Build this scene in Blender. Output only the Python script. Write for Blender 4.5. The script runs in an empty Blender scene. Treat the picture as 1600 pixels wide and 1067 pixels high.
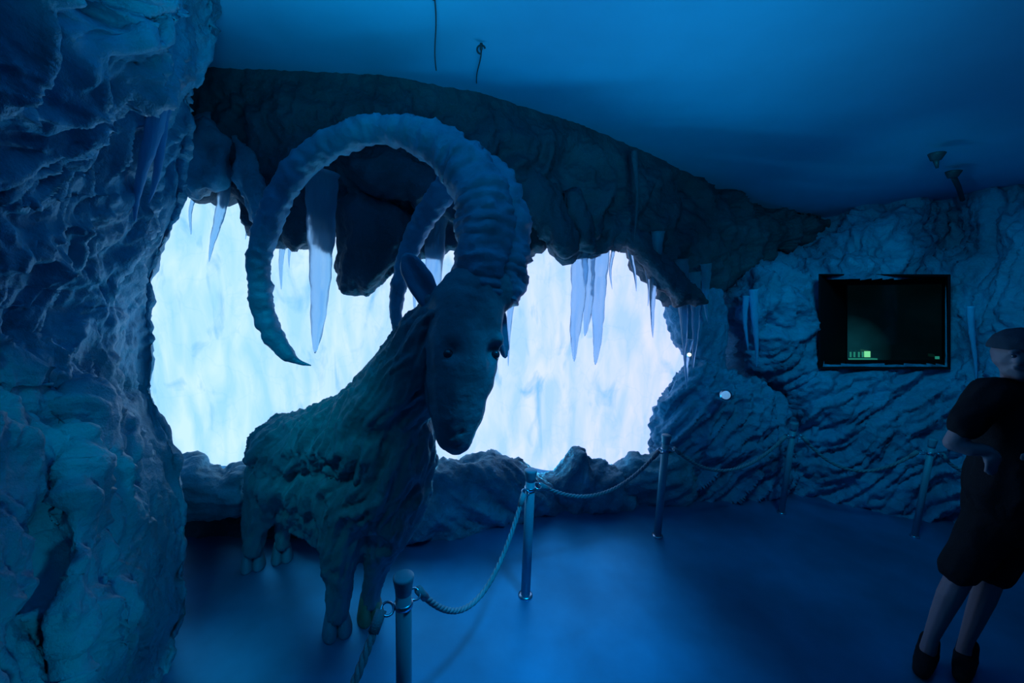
import bpy, bmesh, math, random
import numpy as np
from mathutils import Vector, Matrix
random.seed(7); rng = np.random.default_rng(7)
SC = bpy.context.scene; COL = SC.collection

# ------------------------------------------------------------------ camera, world, light, exposure
F = 620.0; PITCH = math.radians(-8); ROLL = math.radians(2); CAMH = 2.0
def camrot(d):
    d = np.asarray(d, float); c, s = math.cos(ROLL), math.sin(ROLL)
    x, y, z = d[..., 0]*c - d[..., 2]*s, d[..., 1], d[..., 0]*s + d[..., 2]*c
    c, s = math.cos(PITCH), math.sin(PITCH)
    return np.stack([x, c*y - s*z, s*y + c*z], -1)
cam = bpy.data.cameras.new('camera'); camo = bpy.data.objects.new('camera', cam); COL.objects.link(camo)
cam.sensor_width = 36; cam.lens = 36*F/1600; cam.clip_start = 0.05; cam.clip_end = 60
r_, f_, u_ = camrot([1, 0, 0]), camrot([0, 1, 0]), camrot([0, 0, 1])
camo.matrix_world = Matrix(((r_[0], u_[0], -f_[0], 0), (r_[1], u_[1], -f_[1], 0), (r_[2], u_[2], -f_[2], CAMH), (0, 0, 0, 1)))
SC.camera = camo

w = bpy.data.worlds.new('world'); SC.world = w; w.use_nodes = True
w.node_tree.nodes['Background'].inputs[0].default_value = (0.02, 0.32, 0.75, 1)
w.node_tree.nodes['Background'].inputs[1].default_value = 0.012

def area(name, loc, target, size, energy, color, sizey=None, spread=None):
    l = bpy.data.lights.new(name, 'AREA'); l.energy = energy; l.color = color; l.size = size
    if spread: l.spread = math.radians(spread)
    if sizey: l.shape = 'RECTANGLE'; l.size_y = sizey
    o = bpy.data.objects.new(name, l); COL.objects.link(o); o.location = loc
    o.rotation_euler = (Vector(target)-Vector(loc)).to_track_quat('-Z', 'Y').to_euler()
    return o
area('ceiling_wash_fill', (0.5, -0.8, 1.9), (0.8, 2.1, 3.3), 0.7, 6.2, (0.0, 0.58, 1.0), spread=50)  # unseen uplight added to brighten the ceiling
area('ceiling_near_fill', (-0.2, 0.35, 2.35), (-0.65, 1.35, 3.3), 0.5, 5.5, (0.0, 0.64, 1.0), spread=66)  # second added light, out of view, for the dim left ceiling
area('opening_top_fill', (-0.5, 3.72, 2.72), (0.3, 1.5, 0.0), 2.4, 22, (0.0, 0.50, 1.0), 0.25)  # hidden light added above the lip to strengthen the opening's spill
area('opening_low_fill', (-0.3, 3.8, 0.35), (-0.6, 2.2, 2.6), 2.6, 26, (0.02, 0.55, 1.0), 0.2)  # added behind the sill, out of sight, to rim the horns
area('floor_fill', (0.7, 1.4, 3.2), (0.25, 1.9, 0.0), 0.3, 6, (0.0, 0.50, 1.0), spread=45)  # unseen spot added to brighten the middle of the floor
area('left_wash_fill', (1.0, -0.4, 1.1), (-1.75, 1.35, 0.9), 0.25, 0.5, (0.0, 0.72, 1.0), spread=34)  # added fill raking the lower left wall, source unseen
area('statue_side_fill', (-0.9, 0.4, 3.15), (-1.45, 2.3, 0.9), 0.2, 1.6, (0.0, 0.75, 1.0), spread=42)  # added out of view to lift the statue's dark left flank
area('left_floor_fill', (-0.2, 0.2, 1.25), (-1.32, 1.68, 0.0), 0.12, 0.5, (0.0, 0.72, 1.0), spread=18)  # small unseen light added for the floor beside the forelegs
area('right_wash_fill', (2.2, 2.2, 2.9), (3.6, 3.9, 1.0), 0.4, 7.5, (0.0, 0.62, 1.0), spread=116)  # unseen fill added to brighten the right rocks
PANEL = 1.0
SC.view_settings.view_transform = 'Standard'; SC.view_settings.look = 'None'
SC.view_settings.exposure = 0.0; SC.view_settings.gamma = 1.0
SC.view_settings.use_curve_mapping = False

# ------------------------------------------------------------------ geometry of the view
def U(px, py, Y):
    """point at world depth y = Y seen at pixel (px, py)"""
    px = np.asarray(px, float); py = np.asarray(py, float)
    d = camrot(np.stack([px-800, np.full(np.broadcast(px, py).shape, F), 533.5-py + 0*px], -1))
    t = np.asarray(Y, float)/d[..., 1]
    return d*t[..., None] + np.array([0, 0, CAMH])
def G(px, py, z=0.0):
    d = camrot([px-800, F, 533.5-py]); t = (z-CAMH)/d[2]
    return np.array([0, 0, CAMH]) + d*t

# ------------------------------------------------------------------ noise
_perm = rng.permutation(256); _perm = np.concatenate([_perm, _perm, _perm])
_grad = rng.normal(size=(256, 3)); _grad /= np.linalg.norm(_grad, axis=1)[:, None]
def perlin(p):
    p = np.asarray(p, float); i = np.floor(p).astype(int); f = p - i; i &= 255
    w_ = f*f*f*(f*(f*6-15)+10); out = 0
    for a in (0, 1):
        for b in (0, 1):
            for c in (0, 1):
                h = _perm[_perm[_perm[i[:, 0]+a] + i[:, 1]+b] + i[:, 2]+c]
                g = _grad[h & 255]; dd = f - np.array([a, b, c])
                wt = (w_[:, 0] if a else 1-w_[:, 0])*(w_[:, 1] if b else 1-w_[:, 1])*(w_[:, 2] if c else 1-w_[:, 2])
                out = out + wt*(g*dd).sum(1)
    return out*1.5
def fbm(p, o=4, g=0.5):
    s = 0; a = 1
    for k in range(o): s = s + a*perlin(p*(2.03**k) + 17.3*k); a *= g
    return s
def ridged(p, o=4, g=0.5):
    s = 0; a = 1
    for k in range(o): s = s + a*(1-2.2*np.abs(perlin(p*(2.07**k)+9.1*k))); a *= g
    return s - 0.6
def stretch(p, axis, s):
    axis = np.asarray(axis, float); axis = axis/np.linalg.norm(axis)
    return p + (s-1)*np.outer(p@axis, axis)
def rbf(ctrl):
    """thin plate spline through (x, y, value)"""
    c = np.array(ctrl, float); X = c[:, :2]/300.0; n = len(c)
    def ph(r): return np.where(r > 1e-9, r*r*np.log(np.maximum(r, 1e-9)), 0)
    K = ph(np.linalg.norm(X[:, None]-X[None], axis=2)) + 0.01*np.eye(n)
    P = np.c_[np.ones(n), X]; A = np.block([[K, P], [P.T, np.zeros((3, 3))]])
    sol = np.linalg.solve(A, np.r_[c[:, 2], 0, 0, 0])
    def f(x, y):
        q = np.c_[np.ravel(x), np.ravel(y)]/300.0
        v = ph(np.linalg.norm(q[:, None]-X[None], axis=2))@sol[:n] + np.c_[np.ones(len(q)), q]@sol[n:]
        return v.reshape(np.shape(x))
    return f

# ------------------------------------------------------------------ materials
def mat(name, color, rough=0.6, var=0.25, bump=0.3, bscale=40, spec=0.4, metal=0.0, vscale=3.0, coat=0.0, bdist=0.01):
    m = bpy.data.materials.new(name); m.use_nodes = True; n = m.node_tree.nodes; l = m.node_tree.links
    p = n['Principled BSDF']; p.inputs['Roughness'].default_value = rough; p.inputs['Metallic'].default_value = metal
    p.inputs['Specular IOR Level'].default_value = spec; p.inputs['Coat Weight'].default_value = coat
    p.inputs['Coat Roughness'].default_value = 0.15
    tc = n.new('ShaderNodeTexCoord')
    nz = n.new('ShaderNodeTexNoise'); nz.inputs['Scale'].default_value = vscale; nz.inputs['Detail'].default_value = 8
    l.new(tc.outputs['Object'], nz.inputs['Vector'])
    r = n.new('ShaderNodeValToRGB'); l.new(nz.outputs['Fac'], r.inputs[0])
    r.color_ramp.elements[0].position = 0.3; r.color_ramp.elements[1].position = 0.7
    r.color_ramp.elements[0].color = tuple(c*(1-var) for c in color)+(1,)
    r.color_ramp.elements[1].color = tuple(min(1, c*(1+var)) for c in color)+(1,)
    l.new(r.outputs[0], p.inputs['Base Color'])
    if bump:
        b = n.new('ShaderNodeTexNoise'); b.inputs['Scale'].default_value = bscale; b.inputs['Detail'].default_value = 6
        b.inputs['Roughness'].default_value = 0.6
        l.new(tc.outputs['Object'], b.inputs['Vector'])
        bn = n.new('ShaderNodeBump'); bn.inputs['Strength'].default_value = bump; bn.inputs['Distance'].default_value = bdist
        l.new(b.outputs['Fac'], bn.inputs['Height']); l.new(bn.outputs[0], p.inputs['Normal'])
    return m
ROCK = (0.030, 0.31, 0.47)
M_left = mat('painted_plaster_rock', ROCK, 0.5, 0.22, 0.8, 28, 0.5, bdist=0.02)
M_back = mat('shade_darkened_rock', (0.035, 0.075, 0.11), 0.6, 0.3, 0.8, 28, 0.4, bdist=0.02)  # grey rock; the unlit overhang's shade is put into this colour
M_right = mat('blue_plaster_rock', (0.025, 0.27, 0.45), 0.5, 0.22, 0.8, 26, 0.5, bdist=0.02)
M_sill = mat('sill_rock_plaster', (0.07, 0.29, 0.40), 0.55, 0.35, 0.8, 30, 0.45, vscale=6, bdist=0.02)
M_goat = mat('statue_plaster', (0.022, 0.22, 0.29), 0.6, 0.15, 0.5, 45, 0.4)  # darker than the walls: the backlit front's shade put into the colour
M_horn = mat('horn_plaster', (0.030, 0.26, 0.41), 0.5, 0.25, 0.6, 35, 0.5, vscale=8)
M_hoof = mat('hoof_plaster', (0.045, 0.24, 0.36), 0.5, 0.2, 0.4, 50)
M_hoof_w = mat('worn_hoof', (0.16, 0.20, 0.16), 0.5, 0.35, 0.4, 50)
M_eye = mat('eye_gloss', (0.01, 0.05, 0.08), 0.15, 0.1, 0, spec=0.8)
M_post = mat('post_paint', (0.045, 0.27, 0.38), 0.45, 0.08, 0.05, 60, 0.4)
M_metal = mat('steel_fittings', (0.25, 0.45, 0.6), 0.25, 0.1, 0, metal=0.9)
M_rope = mat('rope_fibre', (0.16, 0.25, 0.32), 0.8, 0.25, 0.4, 200, 0.2)
M_black = mat('black_cloth', (0.004, 0.009, 0.014), 0.85, 0.2, 0.3, 120, 0.2)
M_cap = mat('grey_cloth', (0.03, 0.06, 0.085), 0.85, 0.2, 0.3, 120, 0.2)
M_skin = mat('skin', (0.22, 0.20, 0.24), 0.55, 0.08, 0.1, 60, 0.4)
M_hair = mat('hair', (0.01, 0.014, 0.02), 0.7, 0.3, 0.5, 120)
M_ceil = mat('ceiling_paint', (0.07, 0.48, 0.76), 0.8, 0.04, 0.03, 4, 0.2)
M_dark = mat('dark_void_wall', (0.006, 0.03, 0.05), 0.9, 0.1, 0.1)
M_frame = mat('display_frame', (0.004, 0.008, 0.012), 0.8, 0.1, 0, spec=0.1)
M_wire = mat('wire', (0.01, 0.05, 0.07), 0.5, 0.1, 0)

def floor_mat():
    m = mat('sealed_epoxy_floor', (0.004, 0.26, 0.50), 0.33, 0.28, 0.25, 9, 0.3, metal=0.65, vscale=1.6, bdist=0.006)
    n = m.node_tree.nodes; l = m.node_tree.links; p = n['Principled BSDF']
    tc = n.new('ShaderNodeTexCoord'); z = n.new('ShaderNodeTexNoise'); z.inputs['Scale'].default_value = 2.2; z.inputs['Detail'].default_value = 9
    l.new(tc.outputs['Object'], z.inputs['Vector'])
    mr = n.new('ShaderNodeMapRange'); mr.inputs['To Min'].default_value = 0.30; mr.inputs['To Max'].default_value = 0.60
    l.new(z.outputs['Fac'], mr.inputs['Value']); l.new(mr.outputs[0], p.inputs['Roughness'])
    return m
M_floor = floor_mat()

def ice_mat(name, color, rough, trans, emis=None):
    m = bpy.data.materials.new(name); m.use_nodes = True; n = m.node_tree.nodes; l = m.node_tree.links
    p = n['Principled BSDF']; p.inputs['Base Color'].default_value = color+(1,)
    p.inputs['Roughness'].default_value = rough; p.inputs['Transmission Weight'].default_value = trans
    p.inputs['IOR'].default_value = 1.25
    tc = n.new('ShaderNodeTexCoord'); mp = n.new('ShaderNodeMapping'); mp.inputs['Scale'].default_value = (60, 60, 12)
    b = n.new('ShaderNodeTexNoise'); b.inputs['Scale'].default_value = 1
    l.new(tc.outputs['Object'], mp.inputs[0]); l.new(mp.outputs[0], b.inputs['Vector'])
    bn = n.new('ShaderNodeBump'); bn.inputs['Strength'].default_value = 0.4; bn.inputs['Distance'].default_value = 0.01
    l.new(b.outputs['Fac'], bn.inputs['Height']); l.new(bn.outputs[0], p.inputs['Normal'])
    return m
M_icicle = ice_mat('icicle_ice', (0.52, 0.80, 1.0), 0.3, 0.85)
M_icicle_d = ice_mat('frosted_drip_ice', (0.12, 0.50, 0.80), 0.4, 0.25)

def panel_mat():
    m = bpy.data.materials.new('backlit_ice'); m.use_nodes = True; n = m.node_tree.nodes; l = m.node_tree.links
    n.clear(); out = n.new('ShaderNodeOutputMaterial'); em = n.new('ShaderNodeEmission'); l.new(em.outputs[0], out.inputs[0])
    tc = n.new('ShaderNodeTexCoord')
    def noise(scale, sc, detail=6, dist=0.0):
        mp = n.new('ShaderNodeMapping'); mp.inputs['Scale'].default_value = scale
        l.new(tc.outputs['Object'], mp.inputs[0]); z = n.new('ShaderNodeTexNoise'); z.inputs['Scale'].default_value = sc
        z.inputs['Detail'].default_value = detail; z.inputs['Distortion'].default_value = dist
        l.new(mp.outputs[0], z.inputs['Vector']); return z
    # left part greener, right part violet: the tint of the ice itself along x
    sx = n.new('ShaderNodeSeparateXYZ'); l.new(tc.outputs['Object'], sx.inputs[0])
    mr = n.new('ShaderNodeMapRange'); mr.inputs['From Min'].default_value = -2.8; mr.inputs['From Max'].default_value = 1.6
    l.new(sx.outputs['X'], mr.inputs['Value'])
    base = n.new('ShaderNodeMixRGB'); base.inputs[1].default_value = (0.50, 0.86, 1.25, 1); base.inputs[2].default_value = (0.60, 0.76, 1.30, 1)
    l.new(mr.outputs[0], base.inputs[0])
    st = noise((2.6, 1, 0.7), 2.0, 9, 0.5); r1 = n.new('ShaderNodeValToRGB')
    r1.color_ramp.elements[0].position = 0.35; r1.color_ramp.elements[1].position = 0.66
    r1.color_ramp.elements[0].color = (0.78, 0.92, 1.0, 1); r1.color_ramp.elements[1].color = (1.28, 1.09, 1.0, 1)
    l.new(st.outputs['Fac'], r1.inputs[0])
    m1 = n.new('ShaderNodeMixRGB'); m1.blend_type = 'MULTIPLY'; m1.inputs[0].default_value = 1
    l.new(base.outputs[0], m1.inputs[1]); l.new(r1.outputs[0], m1.inputs[2])
    # blue stains
    sp = noise((2.2, 1, 0.8), 2.1, 9, 0.9); r2 = n.new('ShaderNodeValToRGB')
    r2.color_ramp.elements[0].position = 0.56; r2.color_ramp.elements[1].position = 0.76
    r2.color_ramp.elements[0].color = (0, 0, 0, 1); r2.color_ramp.elements[1].color = (0.8, 0.8, 0.8, 1); l.new(sp.outputs['Fac'], r2.inputs[0])
    m2 = n.new('ShaderNodeMixRGB'); m2.inputs[2].default_value = (0.13, 0.52, 1.15, 1)
    l.new(r2.outputs[0], m2.inputs[0]); l.new(m1.outputs[0], m2.inputs[1])
    # fine cracks
    wv = n.new('ShaderNodeTexVoronoi'); wv.feature = 'DISTANCE_TO_EDGE'; wv.inputs['Scale'].default_value = 2.6
    mp = n.new('ShaderNodeMapping'); mp.inputs['Scale'].default_value = (1.3, 1, 0.8); wz = noise((1, 1, 1), 3.0, 5)
    ad = n.new('ShaderNodeVectorMath'); ad.operation = 'MULTIPLY_ADD'; ad.inputs[1].default_value = (0.5, 0.5, 0.5)
    l.new(wz.outputs['Color'], ad.inputs[0]); l.new(tc.outputs['Object'], ad.inputs[2]); l.new(ad.outputs[0], mp.inputs[0]); l.new(mp.outputs[0], wv.inputs['Vector'])
    r3 = n.new('ShaderNodeValToRGB'); r3.color_ramp.elements[0].position = 0.0; r3.color_ramp.elements[1].position = 0.035
    r3.color_ramp.elements[0].color = (0.93, 0.97, 1, 1); r3.color_ramp.elements[1].color = (1, 1, 1, 1); l.new(wv.outputs['Distance'], r3.inputs[0])
    m3 = n.new('ShaderNodeMixRGB'); m3.blend_type = 'MULTIPLY'; m3.inputs[0].default_value = 1
    l.new(m2.outputs[0], m3.inputs[1]); l.new(r3.outputs[0], m3.inputs[2])
    l.new(m3.outputs[0], em.inputs[0]); em.inputs[1].default_value = PANEL
    return m
M_panel = panel_mat()

# ------------------------------------------------------------------ object helpers
def tag(o, label=None, cat=None, group=None, kind=None):
    if label: o['label'] = label
    if cat: o['category'] = cat
    if group: o['group'] = group
    if kind: o['kind'] = kind
    return o
def empty(name, loc, label, cat, group=None):
    o = bpy.data.objects.new(name, None); COL.objects.link(o); o.location = [float(c) for c in loc]; o.empty_display_size = 0.1
    return tag(o, label, cat, group)
def mesh(name, V, Fc, m, parent=None, smooth=True, origin=None):
    V = np.asarray(V, float)
    off = np.array(parent.location if parent else (origin if origin is not None else (0, 0, 0)), float)
    if parent and parent.parent: off = off + np.array(parent.parent.location)
    me = bpy.data.meshes.new(name); me.from_pydata((V-off).tolist(), [], [tuple(int(i) for i in f) for f in Fc]); me.update()
    if smooth: me.polygons.foreach_set('use_smooth', [True]*len(me.polygons))
    me.materials.append(m); o = bpy.data.objects.new(name, me); COL.objects.link(o)
    if parent: o.parent = parent
    elif origin is not None: o.location = [float(c) for c in origin]
    return o
def faces_of(me):
    return [tuple(p.vertices) for p in me.polygons]
def normals(V, Fc):
    """area weighted vertex normals (quads or triangles)"""
    N = np.zeros_like(V)
    q = np.array([f if len(f) == 4 else (f[0], f[1], f[2], f[2]) for f in Fc])
    n = np.cross(V[q[:, 2]]-V[q[:, 0]], V[q[:, 3]]-V[q[:, 1]])
    t = q[:, 2] == q[:, 3]
    if t.any(): n[t] = np.cross(V[q[t, 1]]-V[q[t, 0]], V[q[t, 2]]-V[q[t, 0]])
    for k in range(4): np.add.at(N, q[:, k], n)
    return N/np.maximum(np.linalg.norm(N, axis=1)[:, None], 1e-9)
def remesh(V, Fc, voxel, smooth=3):
    """voxel union of closed shells -> numpy mesh"""
    me = bpy.data.meshes.new('tmp'); me.from_pydata(np.asarray(V).tolist(), [], [tuple(int(i) for i in f) for f in Fc]); me.update()
    o = bpy.data.objects.new('tmp', me); COL.objects.link(o)
    a = o.modifiers.new('r', 'REMESH'); a.mode = 'VOXEL'; a.voxel_size = voxel
    if smooth:
        s = o.modifiers.new('s', 'SMOOTH'); s.iterations = smooth; s.factor = 0.6
    dg = bpy.context.evaluated_depsgraph_get(); e = o.evaluated_get(dg); m2 = e.to_mesh()
    co = np.empty(len(m2.vertices)*3); m2.vertices.foreach_get('co', co)
    fc = faces_of(m2); e.to_mesh_clear(); bpy.data.objects.remove(o); bpy.data.meshes.remove(me)
    return co.reshape(-1, 3), fc
_bm = bmesh.new(); bmesh.ops.create_icosphere(_bm, subdivisions=2, radius=1)
ICOV = np.array([v.co[:] for v in _bm.verts]); ICOF = [[v.index for v in f.verts] for f in _bm.faces]; _bm.free()
class Blob:
    def __init__(s): s.V = []; s.F = []; s.n = 0
    def add(s, V, Fc):
        s.V.append(np.asarray(V, float)); s.F += [tuple(i+s.n for i in f) for f in Fc]; s.n += len(V)
    def ball(s, c, r, sc=(1, 1, 1)): s.add(np.asarray(c)+ICOV*r*np.array(sc), ICOF)
    def chain(s, pts, sc=(1, 1, 1)):
        """pts: (point, radius) -> a tapering limb of overlapping balls"""
        for (a, ra), (b, rb) in zip(pts[:-1], pts[1:]):
            a, b = np.asarray(a, float), np.asarray(b, float)
            n = max(2, int(np.linalg.norm(b-a)/(0.3*min(ra, rb)))+1)
            for k in range(n+1):
                t = k/n; s.ball(a+(b-a)*t, ra+(rb-ra)*t, sc)
    def remesh(s, voxel, smooth=3): return remesh(np.concatenate(s.V), s.F, voxel, smooth)
def tube(path, rad, seg=10, caps=True, twist=0.0):
    path = np.asarray(path, float); n = len(path); rad = np.broadcast_to(rad, (n,))
    T = np.gradient(path, axis=0); T /= np.linalg.norm(T, axis=1)[:, None]
    up = np.array([0, 0, 1.0]) if abs(T[0][2]) < 0.9 else np.array([0, 1.0, 0]); A = np.cross(T[0], up); A /= np.linalg.norm(A)
    V = []; Fc = []
    for i in range(n):
        A = A - T[i]*(A@T[i]); A /= np.linalg.norm(A); B = np.cross(T[i], A)
        for k in range(seg):
            th = 2*math.pi*k/seg + twist*i
            V.append(path[i] + rad[i]*(math.cos(th)*A+math.sin(th)*B))
    for i in range(n-1):
        for k in range(seg):
            a, b = i*seg+k, i*seg+(k+1) % seg
            Fc.append((a, b, b+seg, a+seg))
    if caps:
        Fc.append(tuple(range(seg))[::-1]); Fc.append(tuple((n-1)*seg+k for k in range(seg)))
    return np.array(V), Fc
def lathe(prof, seg=24, c=(0, 0, 0)):
    V = []; Fc = []
    for r, z in prof:
        for k in range(seg):
            a = 2*math.pi*k/seg; V.append((c[0]+r*math.cos(a), c[1]+r*math.sin(a), c[2]+z))
    for i in range(len(prof)-1):
        for k in range(seg):
            a, b = i*seg+k, i*seg+(k+1) % seg; Fc.append((a, b, b+seg, a+seg))
    Fc.append(tuple(range(seg))[::-1]); Fc.append(tuple((len(prof)-1)*seg+k for k in range(seg)))
    return np.array(V), Fc
def torus(c, R, r, axis, seg=20, ss=8):
    ax = Vector(axis).normalized(); q = ax.to_track_quat('Z', 'Y'); V = []; Fc = []
    for i in range(seg):
        a = 2*math.pi*i/seg
        for k in range(ss):
            b = 2*math.pi*k/ss; v = Vector(((R+r*math.cos(b))*math.cos(a), (R+r*math.cos(b))*math.sin(a), r*math.sin(b)))
            V.append(np.array(q@v)+np.asarray(c))
    for i in range(seg):
        for k in range(ss):
            Fc.append((i*ss+k, ((i+1) % seg)*ss+k, ((i+1) % seg)*ss+(k+1) % ss, i*ss+(k+1) % ss))
    return np.array(V), Fc

def sheet(nu, nv, pix, depth, top=None, bottom=None, left=None, right=None):
    """a surface from a pixel grid with its own depths; the edges turn away by the given world offsets (lists of (dx,dy,dz))"""
    s, t = np.meshgrid(np.linspace(0, 1, nu), np.linspace(0, 1, nv))
    x, y = pix(s, t); P = U(x, y, depth(x, y))                     # (nv, nu, 3)
    if left: P = np.concatenate([np.stack([P[:, 0]+np.array(o) for o in left[::-1]], 1), P], 1)
    if right: P = np.concatenate([P, np.stack([P[:, -1]+np.array(o) for o in right], 1)], 1)
    if top: P = np.concatenate([np.stack([P[0]+np.array(o) for o in top[::-1]], 0), P], 0)
    if bottom: P = np.concatenate([P, np.stack([P[-1]+np.array(o) for o in bottom], 0)], 0)
    a, b = P.shape[:2]; V = P.reshape(-1, 3)
    i = np.arange((a-1)*b).reshape(a-1, b)[:, :-1].ravel()
    Fc = np.stack([i, i+b, i+b+1, i+1], 1)
    return V, Fc
def lin_off(v, n): return [tuple(np.array(v)*k/n) for k in range(1, n+1)]
def inside(poly, x, y):
    poly = np.asarray(poly, float); r = np.zeros(x.shape, bool); j = len(poly)-1
    for i in range(len(poly)):
        xi, yi = poly[i]; xj, yj = poly[j]
        c = ((yi > y) != (yj > y)) & (x < (xj-xi)*(y-yi)/(yj-yi+1e-12)+xi); r ^= c; j = i
    return r
def edgedist(poly, x, y):
    poly = np.asarray(poly, float); d = np.full(x.shape, 1e9)
    for i in range(len(poly)):
        a = poly[i-1]; b = poly[i]; ab = b-a; L = (ab@ab)+1e-9
        t = np.clip(((x-a[0])*ab[0]+(y-a[1])*ab[1])/L, 0, 1)
        d = np.minimum(d, np.hypot(x-a[0]-t*ab[0], y-a[1]-t*ab[1]))
    return d
def slabrock(poly, Yf, T, E=45, step=5, voxel=0.022, smooth=3, back=1.0):
    """closed rounded rock: outline as seen, own depth Yf(x, y), swelling T towards and back*T away from the viewer"""
    poly = np.asarray(poly, float); x0, y0 = poly.min(0)-step; x1, y1 = poly.max(0)+step
    xs = np.arange(x0, x1, step); ys = np.arange(y0, y1, step); X, Y = np.meshgrid(xs, ys)
    ins = inside(poly, X, Y); D = edgedist(poly, X, Y)*ins
    cell = ins[:-1, :-1] | ins[1:, :-1] | ins[:-1, 1:] | ins[1:, 1:]
    prof = np.sqrt(np.clip(D/E, 0, 1)*(2-np.clip(D/E, 0, 1)))
    base = Yf(X, Y)
    A = U(X, Y, base-T*prof-0.012); B = U(X, Y, base+T*back*prof+0.012)
    nv = X.size; w_ = X.shape[1]; V = np.concatenate([A.reshape(-1, 3), B.reshape(-1, 3)]); Fc = []
    idx = np.arange(nv).reshape(X.shape); used = cell
    H, W = cell.shape
    for r in range(H):
        for c in range(W):
            if not used[r, c]: continue
            a, b, d, e = idx[r, c], idx[r, c+1], idx[r+1, c+1], idx[r+1, c]
            Fc.append((a, e, d, b)); Fc.append((a+nv, b+nv, d+nv, e+nv))
            if r == 0 or not used[r-1, c]: Fc.append((a, b, b+nv, a+nv))
            if r == H-1 or not used[r+1, c]: Fc.append((d, e, e+nv, d+nv))
            if c == 0 or not used[r, c-1]: Fc.append((e, a, a+nv, e+nv))
            if c == W-1 or not used[r, c+1]: Fc.append((b, d, d+nv, b+nv))
    keep = np.unique(np.array(Fc)); mp = -np.ones(2*nv, int); mp[keep] = np.arange(len(keep))
    return remesh(V[keep], mp[np.array(Fc)], voxel, smooth)
def disp(V, Fc, fn):
    return V + normals(V, Fc)*fn(V)[:, None]
def ss(a, b, x): t = np.clip((x-a)/(b-a), 0, 1); return t*t*(3-2*t)
def curve(pts):
    p = np.array(pts, float); return lambda x: np.interp(x, p[:, 0], p[:, 1])
def spline(pts, n):
    """Catmull-Rom through rows of pts"""
    P = np.asarray(pts, float); P = np.vstack([2*P[0]-P[1], P, 2*P[-1]-P[-2]]); m = len(P)-3
    out = []
    for q in np.linspace(0, m-1e-6, n):
        i = int(q); t = q-i; a, b, c, d = P[i:i+4]
        out.append(0.5*((2*b)+(-a+c)*t+(2*a-5*b+4*c-d)*t*t+(-a+3*b-3*c+d)*t**3))
    return np.array(out)

# ------------------------------------------------------------------ floor and ceiling
xs, ys = np.linspace(-5, 8, 60), np.linspace(-3, 8, 60)
X, Y = np.meshgrid(xs, ys); V = np.stack([X, Y, np.zeros_like(X)], -1).reshape(-1, 3)
def gridfaces(a, b, flip=False):
    i = np.arange((a-1)*b).reshape(a-1, b)[:, :-1].ravel()
    q = np.stack([i, i+1, i+b+1, i+b], 1); return q[:, ::-1] if flip else q
tag(mesh('floor', V, gridfaces(60, 60), M_floor), 'smooth dark blue polished concrete floor', kind='structure')
CEIL = 3.3
top_px = [(1000, 235, 3.75), (1100, 285, 4.2), (1180, 322, 4.5), (1260, 345, 4.7), (1340, 335, 4.5), (1480, 312, 4.2), (1600, 292, 3.7), (1750, 270, 3.2)]
cc = [(x, y, CEIL) for x, y in ((-4, -3), (0, -3), (4, -3), (8, -3), (-4, 0), (0, 0), (4, 0), (8, 0), (-4, 3), (-2, 3), (0, 3), (-4, 7), (-1, 4), (1, 1.8), (2.5, 1.8), (-1, 2), (0, 6))]
for a, b, c in top_px:
    p = U(a, b, c); cc.append((p[0], p[1], min(CEIL, p[2]+0.01)))
cc += [(6, 7, 2.9), (8, 4, 2.95)]
cf = rbf([(a*60, b*60, c) for a, b, c in cc])
xs, ys = np.linspace(-5, 8, 110), np.linspace(-3, 8, 110); X, Y = np.meshgrid(xs, ys)
Z = np.minimum(cf(X*60, Y*60), CEIL+0.05)
tag(mesh('ceiling', np.stack([X, Y, Z], -1).reshape(-1, 3), gridfaces(110, 110, True), M_ceil), 'smooth plain ceiling sagging down to the rock in the far corner', kind='structure')

# ------------------------------------------------------------------ backlit ice behind the opening
xs, zs = np.linspace(-4.4, 1.98, 150), np.linspace(0.0, 2.9, 70); X, Z = np.meshgrid(xs, zs)
V = np.stack([X, 4.15-0.06*X*X*0.3+0*Z, Z], -1).reshape(-1, 3)
V[:, 2] *= (1-0.30*ss(1.1, 2.0, V[:, 0]))
V[:, 1] += 0.10*fbm(V*np.array([1.6, 1, 0.6]), 3)
ip = mesh('ice_wall', V, gridfaces(70, 150), M_panel)
tag(ip, 'glowing pale blue backlit ice wall filling the cave opening behind the goat statue', 'ice wall')

# ------------------------------------------------------------------ wall_left
sil = curve([(-120, 345), (0, 330), (60, 332), (120, 318), (160, 300), (200, 292), (250, 286), (310, 284), (350, 268), (400, 248), (440, 236), (480, 230), (560, 242), (610, 234),
             (650, 248), (700, 272), (760, 284), (830, 290), (900, 286), (960, 292), (985, 280), (1010, 268), (1060, 262), (1200, 250)])
Yedge = curve([(-120, 2.0), (0, 2.05), (300, 2.2), (480, 2.15), (700, 1.98), (900, 1.85), (1060, 1.74), (1200, 1.6)])
def left_pix(s, t):
    y = -120 + 1320*t; e = sil(y); return -260 + (e+260)*s, y
def left_depth(x, y):
    e = sil(y); q = (e-x)
    d = Yedge(y) - 1.15*(1-np.exp(-np.maximum(q-40, 0)/290)) - 0.30*ss(0, 70, q)
    d = d - 0.12*np.exp(-((x-240)/90)**2-((y-105)/60)**2)          # overhanging lump near the top
    d = d + 0.12*np.exp(-((x-225)/40)**2-((y-230)/80)**2)
    d = d - 0.10*np.exp(-((x-(130-(y-600)*0.03))/25)**2)*ss(520, 640, y)
    return d
V, Fc = sheet(230, 480, left_pix, left_depth, right=lin_off((-1.9, 1.5, 0), 44), left=None)
_sx, _ = np.meshgrid(np.linspace(0, 1, 230), np.linspace(0, 1, 480)); _sx = np.concatenate([_sx, np.ones((480, 44))], 1).ravel()
ldamp = 1-0.62*ss(0.82, 0.97, _sx)
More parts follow.
